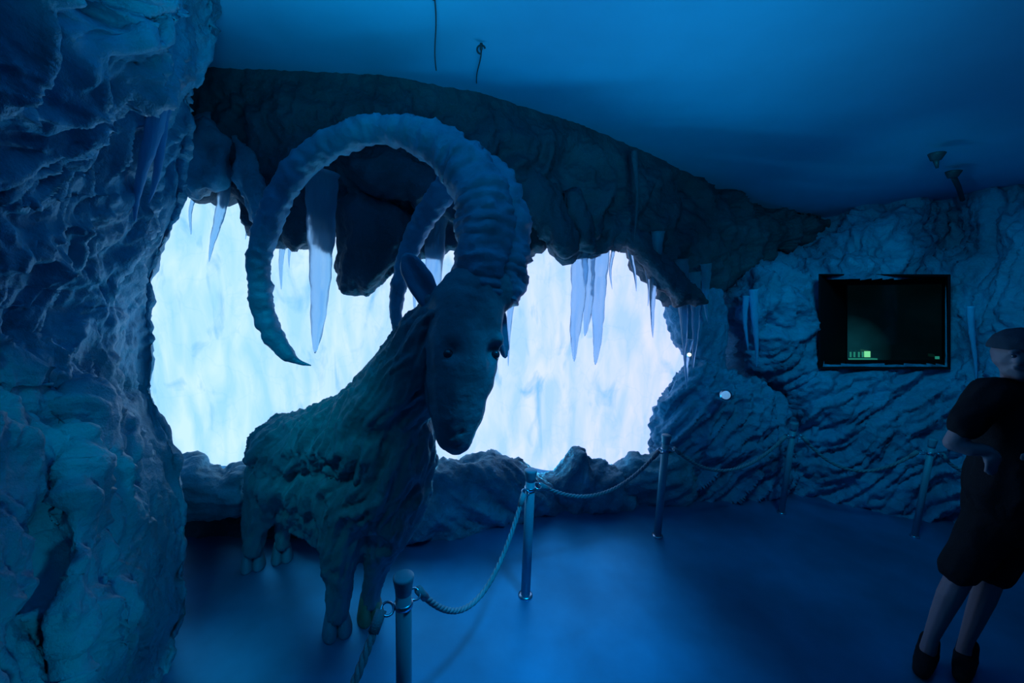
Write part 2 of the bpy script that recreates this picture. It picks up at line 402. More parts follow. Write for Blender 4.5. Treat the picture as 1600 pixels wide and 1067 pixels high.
def left_n(V):
    wv = V + 0.14*np.stack([fbm(V*2.2, 2), fbm(V*2.2+5, 2), fbm(V*2.2+9, 2)], 1)
    z = V[:, 2]; hi = ss(1.2, 2.0, z)
    a = ridged(stretch(wv, (0.35, 0.45, 0.85), 0.28)*5.0, 3, 0.5)
    b = ridged(stretch(wv, (0.05, 0.1, 1.0), 0.15)*5.5+3, 3, 0.5)
    return ldamp*(0.085*a*hi+0.062*b*(1-hi)) + ldamp* (0.04+0.05*hi)*fbm(V*1.9+40, 3)
V = disp(V, Fc, left_n)
V = disp(V, Fc, lambda V: 0.012*ridged(stretch(V, (0.2, 0.3, 1), 0.22)*10, 2) + 0.004*fbm(V*22, 3))
wl = mesh('wall_left', V, Fc, M_left); tag(wl, 'rugged blue plaster rock wall on the left', kind='structure')

# ------------------------------------------------------------------ wall_back: the rock lintel over the opening
lip = curve([(230, 250), (285, 300), (300, 306), (318, 304), (340, 296), (372, 302), (388, 330), (402, 348), (425, 352), (440, 372), (456, 384), (484, 370), (502, 346), (530, 346), (560, 380), (600, 410),
             (640, 400), (690, 392), (722, 380), (760, 390), (805, 400), (838, 384), (850, 372), (868, 386), (884, 402), (905, 384), (930, 396), (958, 380), (980, 378), (998, 398), (1018, 430), (1034, 452),
             (1050, 470), (1100, 470), (1150, 430), (1240, 380), (1290, 360)])
topc = curve([(230, 95), (335, 104), (600, 116), (750, 143), (900, 188), (1000, 233), (1100, 283), (1200, 328), (1260, 343), (1300, 340)])
Ytop = curve([(230, 2.70), (335, 2.72), (600, 2.74), (750, 2.93), (900, 3.35), (1000, 3.75), (1100, 4.2), (1200, 4.55), (1300, 4.65)])
Ylip = curve([(230, 2.8), (400, 2.95), (600, 3.1), (800, 3.25), (950, 3.45), (1050, 3.75), (1150, 4.2), (1300, 4.7)])
def back_pix(s, t):
    x = 225+1065*s; return x, topc(x)+(lip(x)-topc(x))*t
def back_depth(x, y):
    t = (y-topc(x))/(lip(x)-topc(x)+1e-6)
    return Ytop(x)*(1-t)+Ylip(x)*t - 0.10*np.sin(np.pi*np.clip(t, 0, 1))
V, Fc = sheet(260, 75, back_pix, back_depth, top=lin_off((0, 0.05, 0.5), 8), bottom=lin_off((0, 0.75, 0.25), 22))
def back_n(V):
    wv = V + 0.12*np.stack([fbm(V*2, 2), fbm(V*2+5, 2), fbm(V*2+9, 2)], 1)
    lump = 0.11*ridged(stretch(wv, (0.15, 0, 1), 0.45)*2.4+7, 3)
    return (lump + 0.03*fbm(V*6, 3))*ss(3.28, 3.0, V[:, 2])
V = disp(V, Fc, back_n); V = disp(V, Fc, lambda V: 0.014*ridged(V*11, 3))
wb = mesh('wall_back', V, Fc, M_back); tag(wb, 'shade-darkened rock overhang above the glowing opening', kind='structure')
def strata(axis, amp, fr, amp2=0.012, seed=0, st=0.25, warp=0.08):
    def f(V):
        wv = V + warp*np.stack([fbm(V*2.5+seed, 2), fbm(V*2.5+5, 2), fbm(V*2.5+9, 2)], 1)
        return amp*ridged(stretch(wv, axis, st)*fr+seed, 3) + amp2*fbm(V*14+seed, 3)
    return f
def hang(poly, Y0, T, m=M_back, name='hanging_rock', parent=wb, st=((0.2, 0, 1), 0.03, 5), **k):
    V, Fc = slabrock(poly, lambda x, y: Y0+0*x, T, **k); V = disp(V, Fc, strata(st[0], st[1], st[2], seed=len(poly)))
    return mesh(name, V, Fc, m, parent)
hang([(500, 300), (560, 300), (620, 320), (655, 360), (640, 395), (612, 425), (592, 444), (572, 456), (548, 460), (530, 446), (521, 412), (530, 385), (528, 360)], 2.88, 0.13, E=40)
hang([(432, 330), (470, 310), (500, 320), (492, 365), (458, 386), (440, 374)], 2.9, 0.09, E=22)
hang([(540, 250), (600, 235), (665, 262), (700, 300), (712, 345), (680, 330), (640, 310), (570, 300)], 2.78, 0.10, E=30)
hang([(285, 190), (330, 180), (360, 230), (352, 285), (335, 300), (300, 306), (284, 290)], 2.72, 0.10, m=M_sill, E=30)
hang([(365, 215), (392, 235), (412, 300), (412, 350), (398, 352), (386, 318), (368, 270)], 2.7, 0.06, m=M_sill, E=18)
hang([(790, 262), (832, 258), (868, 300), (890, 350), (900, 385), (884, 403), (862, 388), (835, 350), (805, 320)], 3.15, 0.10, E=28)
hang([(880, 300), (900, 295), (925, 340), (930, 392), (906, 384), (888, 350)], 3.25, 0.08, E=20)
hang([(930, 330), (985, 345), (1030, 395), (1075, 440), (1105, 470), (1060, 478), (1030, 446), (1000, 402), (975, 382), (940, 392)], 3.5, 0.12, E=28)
hang([(1034, 445), (1080, 440), (1125, 455), (1134, 520), (1128, 590), (1108, 604), (1086, 578), (1078, 556), (1058, 540), (1046, 500)], 4.0, 0.16, m=M_right, E=35)

# ------------------------------------------------------------------ wall_right with the rectangular display recess
ctl = [(1040, 350, 4.6), (1080, 600, 4.4), (1040, 800, 4.1), (1200, 350, 5.0), (1260, 350, 4.85), (1180, 385, 4.9), (1130, 450, 4.7), (1125, 540, 4.6), (1140, 620, 4.45), (1180, 415, 4.25),
       (1200, 435, 4.0), (1155, 480, 4.0), (1240, 500, 3.9), (1185, 570, 3.95), (1270, 450, 4.05), (1280, 560, 3.95), (1240, 400, 4.5), (1260, 420, 4.2),
       (1300, 405, 3.9), (1380, 365, 3.9), (1450, 335, 4.05), (1400, 415, 3.72), (1480, 380, 4.3), (1478, 345, 4.35), (1480, 430, 3.85), (1320, 350, 4.4), (1260, 380, 4.7),
       (1500, 420, 3.75), (1530, 330, 3.8), (1560, 350, 3.6), (1600, 450, 3.25), (1500, 570, 3.6), (1560, 600, 3.25), (1650, 500, 2.9), (1600, 300, 3.65),
       (1300, 590, 3.85), (1400, 590, 3.7), (1470, 590, 3.62), (1340, 500, 3.95), (1430, 500, 3.8), (1215, 620, 4.15), (1225, 700, 4.0), (1260, 640, 3.8), (1250, 775, 3.80),
       (1270, 778, 3.77), (1350, 700, 3.62), (1350, 790, 3.6), (1400, 800, 3.5), (1500, 820, 3.33), (1500, 700, 3.38), (1600, 850, 2.98), (1600, 700, 3.0), (1720, 900, 2.5), (1720, 400, 2.6), (1720, 270, 3.2), (1920, 450, 2.25), (1920, 1000, 2.05), (1920, 250, 2.6)]
rd = rbf(ctl)
rtop = curve([(1040, 300), (1150, 315), (1200, 332), (1260, 343), (1340, 336), (1400, 322), (1440, 316), (1480, 322), (1500, 318), (1530, 305), (1600, 294), (1720, 275), (1920, 235)])
rbot = curve([(1040, 820), (1270, 792), (1400, 815), (1500, 838), (1600, 875), (1720, 930), (1920, 1080)])
def r_pix(s, t): x = 1040+880*s; return x, rtop(x)+(rbot(x)-rtop(x))*t
SX, SY = (1288, 1477), (436, 569)
def r_depth(x, y):
    return rd(x, y)
NU, NV = 297, 190
V, Fc = sheet(NU, NV, r_pix, r_depth, top=lin_off((0.05, 0.3, 0.5), 10))
pxg = np.meshgrid(np.linspace(0, 1, NU), np.linspace(0, 1, NV)); PX, PY = r_pix(*pxg)
PX = np.vstack([np.repeat(PX[:1], 10, 0), PX]).ravel(); PY = np.vstack([np.repeat(PY[:1]-200, 10, 0), PY]).ravel()
rectd = np.maximum(np.maximum(SX[0]-PX, PX-SX[1]), np.maximum(SY[0]-PY, PY-SY[1]))     # distance outside the recess
damp = 0.15+0.85*ss(0, 25, rectd)
def right_n(V):
    wv = V + 0.06*np.stack([fbm(V*2, 2), fbm(V*2+5, 2), fbm(V*2+9, 2)], 1)
    low = ss(1.7, 1.3, V[:, 2]); col = ss(3.9, 4.2, V[:, 0])
    a = ridged(stretch(wv, (0.66, -0.25, 0.70), 0.10)*6.5, 3)        # diagonal strata below the display
    b = ridged(wv*2.6+3, 4); c = ridged(stretch(wv, (0, 0, 1), 0.2)*4+3, 3)
    return damp*(0.08*a*low + (1-low)*(0.10*b*(1-col)+0.075*c*col) + 0.03*fbm(V*5, 3))
V = disp(V, Fc, right_n); V = disp(V, Fc, lambda V: damp*(0.014*ridged(V*12, 3)+0.006*fbm(V*25, 2)))
ctr = (PX[Fc].mean(1), PY[Fc].mean(1))
hole = (ctr[0] > SX[0]) & (ctr[0] < SX[1]) & (ctr[1] > SY[0]) & (ctr[1] < SY[1])
wr = mesh('wall_right', V, Fc[~hole], M_right); tag(wr, 'blue plaster rock wall around the dark display recess', kind='structure')
tag(mesh('wall_1', *lathe([(0.01, 0)], 3), M_dark) if False else mesh('wall_far', [(-6, 5.6, 0), (9, 5.6, 0), (9, 5.6, 3.4), (-6, 5.6, 3.4)], [(0, 1, 2, 3)], M_dark, smooth=False), 'plain dark wall behind the rock', kind='structure')

# display case
def box8(front, back):
    """front/back: 4 corners tl tr br bl"""
    V = np.array(list(front)+list(back)); return V
fy = lambda x: float(np.interp(x, [1288, 1477], [3.86, 3.60]))
fr = [U(SX[0]-6, SY[0]-6, fy(1288)), U(SX[1]+4, SY[0]-4, fy(1477)), U(SX[1]+4, SY[1]+5, fy(1477)), U(SX[0]-6, SY[1]+5, fy(1288))]
bk = [U(1322, 444, 4.32), U(1474, 442, 4.0), U(1474, 566, 4.0), U(1322, 563, 4.32)]
dc = empty('display_case', (bk[3]+bk[2])/2, 'dark rectangular display window recessed in the right rock wall', 'display')
for i, nm in enumerate(('top_panel', 'side_panel', 'bottom_panel', 'side_panel')):
    j = (i+1) % 4; a, b, c, d = fr[i], fr[j], bk[j], bk[i]
    ctrp = (np.mean(fr, 0)+np.mean(bk, 0))/2
    def out(p): v = p-ctrp; return p+v/np.linalg.norm(v)*0.025
    V = [a, b, c, d, out(a), out(b), out(c), out(d)]
    mesh(nm, V, [(0, 1, 2, 3), (7, 6, 5, 4), (0, 4, 5, 1), (1, 5, 6, 2), (2, 6, 7, 3), (3, 7, 4, 0)], M_frame, dc, smooth=False)
def screen_mat():
    m = bpy.data.materials.new('dim_display'); m.use_nodes = True; n = m.node_tree.nodes; l = m.node_tree.links
    p = n['Principled BSDF']; p.inputs['Base Color'].default_value = (0.003, 0.006, 0.008, 1); p.inputs['Roughness'].default_value = 0.12
    tc = n.new('ShaderNodeTexCoord'); g = n.new('ShaderNodeSeparateXYZ'); l.new(tc.outputs['UV'], g.inputs[0])
    z = n.new('ShaderNodeTexNoise'); z.inputs['Scale'].default_value = 2.5; l.new(tc.outputs['UV'], z.inputs['Vector'])
    # a dim greenish picture, brightest low on the left
    vm = n.new('ShaderNodeVectorMath'); vm.operation = 'DISTANCE'; vm.inputs[1].default_value = (0.0, 0.12, 0); l.new(tc.outputs['UV'], vm.inputs[0])
    mr = n.new('ShaderNodeMapRange'); mr.inputs['From Min'].default_value = 0.10; mr.inputs['From Max'].default_value = 0.5; mr.inputs['To Min'].default_value = 1.1; mr.inputs['To Max'].default_value = 0.06
    l.new(vm.outputs['Value'], mr.inputs['Value']); mu = n.new('ShaderNodeMath'); mu.operation = 'MULTIPLY'; l.new(mr.outputs[0], mu.inputs[0]); l.new(z.outputs['Fac'], mu.inputs[1])
    p.inputs['Emission Color'].default_value = (0.003, 0.055, 0.075, 1); l.new(mu.outputs[0], p.inputs['Emission Strength'])
    return m
sc = mesh('screen', [bk[3]*0.97+np.mean(bk, 0)*0.03, bk[2]*0.97+np.mean(bk, 0)*0.03, bk[1]*0.97+np.mean(bk, 0)*0.03, bk[0]*0.97+np.mean(bk, 0)*0.03], [(0, 1, 2, 3)], screen_mat(), dc, smooth=False)
uv = sc.data.uv_layers.new(name='UV')
for i, q in enumerate(((0, 0), (1, 0), (1, 1), (0, 1))): uv.data[i].uv = q
def emat(name, c, s):
    m = bpy.data.materials.new(name); m.use_nodes = True; p = m.node_tree.nodes['Principled BSDF']
    p.inputs['Base Color'].default_value = (0.01, 0.03, 0.03, 1); p.inputs['Emission Color'].default_value = c+(1,); p.inputs['Emission Strength'].default_value = s
    return m
M_green = emat('green_glint_glow', (0.25, 1.0, 0.45), 0.75); M_green2 = emat('dim_green_glint_glow', (0.03, 0.42, 0.30), 0.45); M_white = emat('lamp_glow', (0.75, 0.95, 1.0), 1.3)  # green ones: reflections on the display built as glowing boxes
def quadbox(x0, y0, x1, y1, Y, th, m, name, parent):
    a = [U(x0, y0, Y), U(x1, y0, Y), U(x1, y1, Y), U(x0, y1, Y)]; b = [p+np.array([0.5, 0.85, 0])*th for p in a]
    return mesh(name, a+b, [(3, 2, 1, 0), (4, 5, 6, 7), (0, 1, 5, 4), (1, 2, 6, 5), (2, 3, 7, 6), (3, 0, 4, 7)], m, parent, smooth=False)
ye = lambda x: float(np.interp(x, [1322, 1474], [4.30, 3.98]))-0.03
lt = quadbox(1351, 549, 1360, 558, ye(1352), 0.02, M_green, 'green_glint', dc); lt['label'] = 'bright green reflection'
for k, xx in enumerate((1328, 1334, 1341, 1347)): quadbox(xx, 550, xx+2.5, 558, ye(xx), 0.015, M_green2, 'green_glint', dc)
quadbox(1326, 560, 1400, 562, ye(1350), 0.02, M_green2, 'glint_strip', dc)
quadbox(1462, 557, 1468, 561, ye(1465), 0.02, M_green2, 'green_glint', dc)
quadbox(1322, 563, 1474, 570, 3.90, 0.03, M_frame, 'sill_rail', dc)

# ------------------------------------------------------------------ boulders
def boulder(poly, Yf, T, label, m=M_sill, axis=(0.6, 0, 0.8), amp=0.045, fr=5, E=45, voxel=0.02, seed=0, st=0.25, back=1.0, warp=0.05):
    V, Fc = slabrock(poly, Yf, T, E=E, voxel=voxel, back=back)
    V = disp(V, Fc, strata(axis, amp, fr, 0.006, seed=seed, st=st, warp=warp)); V = disp(V, Fc, lambda V: 0.008*ridged(V*16+seed, 3))
    o = np.array([V[:, 0].mean(), V[:, 1].mean(), 0.0])
    b = mesh('boulder', V, Fc, m, origin=o); return tag(b, label, 'rock', 'boulders along the sill of the opening')
boulder([(1024, 690), (1022, 672), (1030, 645), (1046, 612), (1060, 590), (1082, 566), (1110, 572), (1140, 590), (1185, 602), (1222, 628), (1232, 690), (1236, 745), (1205, 788), (1150, 800), (1092, 792), (1070, 770), (1040, 775), (1030, 720)],
        lambda x, y: 3.86+0.0006*(x-1100)-0.0006*(y-600), 0.22, 'tall slanting boulder with diagonal ridges at the right end of the opening', M_right, (0.66, -0.1, 0.75), 0.075, 7.0, E=60, st=0.07, warp=0.03, voxel=0.018)
boulder([(262, 722), (290, 716), (312, 712), (330, 732), (346, 744), (368, 732), (384, 730), (400, 760), (396, 812), (385, 800), (350, 802), (300, 806), (262, 800)],
        lambda x, y: 2.75+0*x, 0.24, 'layered rock ledge between the left wall and the goat rump', M_sill, (1, 0, -0.1), 0.04, 6, E=40, seed=3, st=0.2)
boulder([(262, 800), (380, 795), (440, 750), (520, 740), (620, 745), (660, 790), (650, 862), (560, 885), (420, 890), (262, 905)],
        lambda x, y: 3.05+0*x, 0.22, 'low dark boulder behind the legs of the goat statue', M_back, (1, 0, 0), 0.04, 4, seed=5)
boulder([(618, 868), (622, 820), (650, 770), (672, 738), (690, 726), (722, 722), (742, 716), (762, 711), (790, 714), (812, 722), (838, 742), (866, 764), (880, 790), (872, 812), (800, 828), (700, 862)],
        lambda x, y: 3.0+0.0020*(x-640)-0.0006*(y-760), 0.2, 'broad ridged boulder left of the second barrier post, right of the goat chest', M_sill, (0.75, 0, -0.6), 0.05, 4.6, seed=8, st=0.2)
boulder([(846, 752), (868, 738), (880, 716), (896, 704), (912, 704), (926, 722), (948, 730), (972, 745), (992, 790), (965, 812), (905, 818), (866, 808)],
        lambda x, y: 3.5+0*x-0.0004*(y-760), 0.17, 'pointed boulder below the sagging rope between the second and third posts', M_sill, (0.3, 0, 1), 0.045, 4, seed=12)
boulder([(950, 742), (972, 724), (990, 712), (1010, 716), (1040, 708), (1080, 716), (1090, 765), (1070, 790), (1020, 798), (975, 805), (955, 790)],
        lambda x, y: 3.62+0*x, 0.17, 'rounded dark boulder behind the third barrier post', M_sill, (1, 0, 0.4), 0.045, 4, seed=16)

# ------------------------------------------------------------------ goat statue
def pr(px, py, Y, rpx): return (U(px, py, Y), rpx*Y/F*0.97)
goat = empty('goat_statue', (G(525, 990)+G(398, 890))/2*np.array([1, 1, 0]), 'life-size plaster ibex statue with huge curved horns in front of the glowing opening', 'statue')
B = Blob()
B.chain([pr(447, 700, 2.50, 56), pr(510, 688, 2.36, 62), pr(560, 680, 2.22, 76), pr(600, 686, 2.10, 82)], (1, 1, 1))
B.chain([pr(450, 745, 2.5, 52), pr(520, 755, 2.33, 60), pr(575, 765, 2.15, 72), pr(612, 755, 2.06, 70)])
B.chain([pr(585, 672, 2.15, 80), pr(628, 612, 2.03, 70), pr(668, 556, 1.95, 62), pr(700, 508, 1.90, 55)])
B.chain([pr(625, 640, 2.05, 60), pr(622, 720, 2.03, 62), pr(610, 790, 2.05, 58)])
B.chain([pr(556, 770, 2.12, 60), pr(545, 820, 2.10, 46), pr(532, 880, 2.05, 32), pr(528, 925, 2.03, 24), pr(527, 958, 2.02, 21)])   # near front leg
B.chain([pr(608, 790, 2.10, 50), pr(596, 840, 2.12, 36), pr(586, 890, 2.13, 22), pr(580, 925, 2.13, 18), pr(579, 940, 2.13, 17)])
B.chain([pr(436, 740, 2.50, 46), pr(416, 790, 2.52, 32), pr(400, 822, 2.51, 21), pr(396, 858, 2.50, 16)])
B.chain([pr(462, 750, 2.56, 36), pr(452, 795, 2.6, 22), pr(443, 820, 2.6, 13), pr(441, 850, 2.58, 12)])
B.chain([pr(470, 790, 2.44, 34), pr(520, 810, 2.30, 38), pr(545, 830, 2.2, 30)])             # hanging belly hair
B.chain([pr(458, 800, 2.44, 24), pr(482, 822, 2.40, 22), pr(508, 832, 2.3, 24)])
B.chain([pr(605, 790, 2.04, 50), pr(612, 825, 2.04, 36), pr(604, 856, 2.05, 20)])
B.chain([pr(395, 705, 2.6, 10), pr(393, 740, 2.62, 7)])                                        # tail
Vb, Fb = B.remesh(0.011, 8)
tipdir = np.array([0.86, -0.5, 0])
def fur(V):
    wv = V + 0.07*np.stack([fbm(V*2.2, 2), fbm(V*2.2+5, 2), fbm(V*2.2+9, 2)], 1)
    neck = ss(-1.0, -0.6, V[:, 0])*ss(1.1, 1.4, V[:, 2])
    a = ridged(stretch(wv, (-0.6, 0.3, -0.8), 0.07)*10, 3)
    b = ridged(stretch(wv, (0.5, -0.15, 1.0), 0.07)*10+4, 3)
    amp = 0.024*ss(0.1, 0.55, V[:, 2])+0.006
    return amp*(a*neck+b*(1-neck)) + 0.010*fbm(V*5, 2)*ss(0.2, 0.6, V[:, 2]) - 0.006
Vb = disp(Vb, Fb, fur)
Vb = disp(Vb, Fb, lambda V: 0.008*ridged(stretch(V, (0.35, -0.1, 1), 0.12)*22, 2))
mesh('body', Vb, Fb, M_goat, goat)
H = Blob()
H.chain([pr(705, 500, 1.90, 50), pr(738, 462, 1.88, 54), pr(770, 455, 1.90, 40)])
H.chain([pr(726, 482, 1.86, 58), pr(722, 540, 1.80, 60), pr(719, 590, 1.76, 56), pr(715, 640, 1.72, 46), pr(711, 676, 1.69, 35), pr(711, 690, 1.68, 23)])
H.chain([pr(748, 480, 1.84, 44), pr(745, 545, 1.80, 40), pr(738, 600, 1.76, 36)])
H.chain([pr(690, 525, 1.88, 40), pr(690, 580, 1.86, 36), pr(694, 640, 1.78, 26)])               # cheek and jaw
H.chain([pr(682, 536, 1.80, 13), pr(700, 526, 1.76, 15), pr(718, 532, 1.74, 12)]); H.ball(*pr(776, 533, 1.78, 14)); H.chain([pr(742, 560, 1.72, 28), pr(734, 620, 1.69, 24), pr(722, 672, 1.67, 20)])                              # brows
H.chain([pr(697, 690, 1.70, 16), pr(722, 692, 1.67, 16)])
Vh, Fh = H.remesh(0.010, 10)
def dent(V, Fc, c, r, d):
    k = np.exp(-(np.linalg.norm(V-c, axis=1)/r)**2); return V - normals(V, Fc)*(k*d)[:, None]
def nearest(V, px, py, Y=1.6):
    """point of V in front at the given pixel"""
    p = U(px, py, Y); c = np.array([0, 0, CAMH]); d = (p-c)/np.linalg.norm(p-c)
    w_ = V-c; t = w_@d; off = np.linalg.norm(w_-np.outer(t, d), axis=1); k = np.where(off < 0.02, t, 9); return V[np.argmin(k)]
for q in ((700, 548), (779, 550)): Vh = dent(Vh, Fh, nearest(Vh, *q), 0.040, 0.032)
for q in ((699, 684), (722, 684)): Vh = dent(Vh, Fh, nearest(Vh, *q), 0.012, 0.012)
for q in ((694, 700), (702, 703), (711, 704), (720, 702)): Vh = dent(Vh, Fh, nearest(Vh, *q), 0.009, 0.008)
Vh = disp(Vh, Fh, lambda V: 0.007*fbm(V*9, 3)+0.014*ss(0.0, 0.25, U(700, 520, 1.8)[0]-V[:, 0])*ridged(stretch(V, (0.3, 0, -1), 0.25)*11, 2))
hd = mesh('head', Vh, Fh, M_goat, goat)
for q in ((700, 548), (779, 550)):
    c = nearest(Vh, *q); eV = c+np.array([0, 0.008, 0])+ICOV*0.022
    mesh('eye', eV, ICOF, M_eye, goat)
def horn(pts, nseg, seed, name='horn'):
    P = spline([list(U(a, b, Y))+[w_*Y/F/2*0.98] for a, b, Y, w_ in pts], nseg)
    path, rad = P[:, :3], P[:, 3]; L = np.r_[0, np.cumsum(np.linalg.norm(np.diff(path, axis=0), axis=1))]
    ph = L/0.075 + 1.3*perlin(np.c_[L*5, L*0+seed, L*0])
    saw = (ph % 1.0); ringb = (0.08+0.09*np.abs(perlin(np.c_[L*7, L*0+seed+3.3, L*0])))*np.where(saw < 0.3, saw/0.3, (1-saw)/0.7)
    fade = np.clip(rad/rad.max()*1.6, 0, 1)
    rad = np.maximum(rad*(0.95+ringb*fade), 0.002)
    V, Fc = tube(path, rad, 26)
    n = normals(V, Fc); amp = np.repeat(rad, 26)
    V = V + n*((0.16*amp)*ridged(V*8+seed, 3)+0.12*amp*fbm(V*22+seed, 3))[:, None]
    return mesh(name, V, Fc, M_horn, goat)
horn([(752, 468, 1.86, 70), (752, 430, 1.88, 78), (758, 370, 1.92, 84), (752, 312, 1.96, 82), (728, 264, 2.0, 74), (692, 232, 2.03, 62), (645, 210, 2.06, 48), (597, 201, 2.08, 42), (545, 212, 2.1, 40),
      (492, 240, 2.12, 40), (450, 284, 2.13, 37), (424, 335, 2.14, 37), (409, 390, 2.14, 36), (406, 440, 2.13, 34), (413, 490, 2.12, 33), (430, 530, 2.11, 29), (452, 556, 2.1, 19), (468, 566, 2.1, 8), (486, 571, 2.1, 2)], 300, 1)
horn([(776, 470, 1.92, 66), (784, 430, 1.97, 76), (790, 375, 2.03, 76), (783, 320, 2.1, 72), (762, 276, 2.18, 60), (735, 262, 2.26, 46), (708, 280, 2.32, 38), (680, 316, 2.36, 36), (655, 356, 2.38, 33),
      (636, 400, 2.38, 27), (624, 440, 2.37, 24), (619, 480, 2.36, 21), (622, 520, 2.35, 14), (632, 550, 2.35, 4)], 220, 2)
def ear(a, b, Y0, Y1, wpx, flat_dir, name='ear'):
    P0, P1 = U(*a, Y0), U(*b, Y1); ax = (P1-P0); L = np.linalg.norm(ax); ax /= L
    fd = np.asarray(flat_dir, float); fd = fd-ax*(fd@ax); fd /= np.linalg.norm(fd); sd = np.cross(ax, fd)
    V = []; n, m = 26, 20; hw = wpx*Y0/F/2
    for i in range(n):
        t = i/(n-1); wd = hw*(0.55+0.9*math.sin(math.pi*min(1, t*0.62+0.12)))*(1 if t < 0.7 else math.sqrt(max(0.0, 1-((t-0.7)/0.305)**2)))/1.25
        for k in range(m):
            th = 2*math.pi*k/m; x = math.cos(th); y = math.sin(th)
            yy = 0.42*y if y < 0 else 0.42*y - 0.62*y*y*max(0, 1-abs(x))*(0.4+0.6*math.sin(math.pi*t))
            V.append(P0+ax*L*t+fd*wd*yy*1.2+sd*wd*x)
    Fc = [(i*m+k, i*m+(k+1) % m, (i+1)*m+(k+1) % m, (i+1)*m+k) for i in range(n-1) for k in range(m)]
    Fc += [tuple(range(m))[::-1], tuple((n-1)*m+k for k in range(m))]
    V = np.array(V); V = disp(V, Fc, lambda V: 0.004*ridged(stretch(V, ax, 0.3)*30, 2))
    return mesh(name, V, Fc, M_horn, goat)
ear((690, 500), (632, 396), 1.86, 1.84, 36, (0.1, -1, 0.2))
ear((782, 478), (789, 560), 1.90, 1.88, 30, (0.9, -0.3, 0.0))
def hoof(px, py, hpx, wpx, m):
    c = G(px, py); r = wpx/2*c[1]/F; h = hpx*c[1]/F; fw = np.array([0.45, -0.89, 0]); sd = np.array([0.89, 0.45, 0])
    V = []; Fc = []; seg = 16
    for s in (-1, 1):
        n0 = len(V)
        for z, k, sh in ((0, 1.02, 0.12), (0.10, 1.04, 0.10), (0.5, 0.90, 0.0), (0.9, 0.74, -0.12), (1.2, 0.62, -0.2), (1.35, 0.4, -0.22)):
            for q in range(seg):
                a = 2*math.pi*q/seg
                V.append(c+sd*(s*r*0.44*(0.5+0.5*k)+r*0.52*k*math.cos(a))+fw*(r*sh+r*0.95*k*math.sin(a))+np.array([0, 0, h*z/1.1]))
        for i in range(5):
            for q in range(seg): a, b = n0+i*seg+q, n0+i*seg+(q+1) % seg; Fc.append((a, b, b+seg, a+seg))
        Fc.append(tuple(n0+q for q in range(seg))[::-1]); Fc.append(tuple(n0+5*seg+q for q in range(seg)))
    o = mesh('hoof', V, Fc, m, goat); return o
hoof(527, 984, 38, 50, M_hoof)
o = hoof(579, 962, 36, 46, M_hoof_w); o['label'] = 'hoof with paint worn to brown'
hoof(396, 884, 30, 38, M_hoof); hoof(441, 872, 26, 34, M_hoof)

# ------------------------------------------------------------------ barrier posts and ropes
posts = [((-0.39, 1.40), 'nearest blue metal barrier post, in front of the goat forelegs'), (G(821, 930)[:2], 'second barrier post from the goat, beside the broad ridged boulder'),
         (G(1027, 837)[:2], 'third barrier post from the goat, at the right edge of the glowing opening'), (G(1221, 801)[:2], 'slim barrier post right of the tall slanting boulder'),
         (G(1429, 838)[:2], 'farthest right barrier post, beside the person')]
PH = 0.87; rings = []
def build_post(x, y, label, k=1.0):
    p = empty('barrier_post', (x, y, 0), label, 'post', 'barrier posts along the rope line'); c = (x, y, 0); sc_ = lambda pf: [(a*k, b) for a, b in pf]
    mesh('pole', *lathe(sc_([(0.031, 0.006), (0.031, PH-0.06)]), 24, c), M_post, p)
    mesh('cap', *lathe(sc_([(0.031, PH-0.075), (0.034, PH-0.05), (0.040, PH-0.012), (0.040, PH-0.004), (0.034, PH), (0.01, PH+0.001)]), 24, c), M_post, p)
    mesh('foot_ring', *lathe(sc_([(0.048, 0), (0.048, 0.006), (0.040, 0.012), (0.030, 0.013)]), 24, c), M_metal, p)
    mesh('collar', *lathe(sc_([(0.031, PH-0.135), (0.036, PH-0.133), (0.036, PH-0.115), (0.031, PH-0.113)]), 24, c), M_metal, p)
    return p
pobj = [build_post(a[0], a[1], l, kk) for (a, l), kk in zip(posts, (1.0, 0.98, 0.95, 0.8, 0.72))]
def helix_rope(a, b, sag, r, label, twist=0.045):
    a, b = np.asarray(a, float), np.asarray(b, float); n = 140; t = np.linspace(0, 1, n)
    path = a+(b-a)*t[:, None]; path[:, 2] -= sag*4*t*(1-t)
    L = np.r_[0, np.cumsum(np.linalg.norm(np.diff(path, axis=0), axis=1))]
    n = int(L[-1]/0.008); q = np.linspace(0, L[-1], n); path = np.stack([np.interp(q, L, path[:, k]) for k in range(3)], 1)
    T = np.gradient(path, axis=0); T /= np.linalg.norm(T, axis=1)[:, None]
    S = np.cross(T, [0, 0, 1.0]); S /= np.linalg.norm(S, axis=1)[:, None]; N = np.cross(S, T)
    rp = empty('rope', a, label, 'rope', 'ropes strung between the barrier posts')
    for k in range(3):
        ph = 2*math.pi*(q/(twist*2.2)+k/3)
        P = path + r*0.5*(np.cos(ph)[:, None]*S+np.sin(ph)[:, None]*N)
        mesh('strand', *tube(P, r*0.62, 7), M_rope, rp)
    for e, d in ((path[0], path[1]-path[0]), (path[-1], path[-2]-path[-1])):
        d = d/np.linalg.norm(d); mesh('end_sleeve', *tube([e-d*0.005, e+d*0.07], r*1.35, 12), M_metal if r > 0.02 else M_rope, rp)
    return rp
def link(i, j, sag, label, r=0.013):
    pa, pb = np.array([*posts[i][0], PH-0.124]), (np.array([*posts[j][0], PH-0.124]) if j is not None else None)
    d = (pb-pa); d[2] = 0; d /= np.linalg.norm(d)
    a, b = pa+d*0.085, pb-d*0.085
    for c, pi, s in ((pa+d*0.06, i, 1), (pb-d*0.06, j, -1)):
        mesh('eyelet', *torus(c, 0.024, 0.005, (d[1]*0.5, -d[0]*0.5, 1)), M_metal, pobj[pi])
    helix_rope(a, b, sag, r, label)
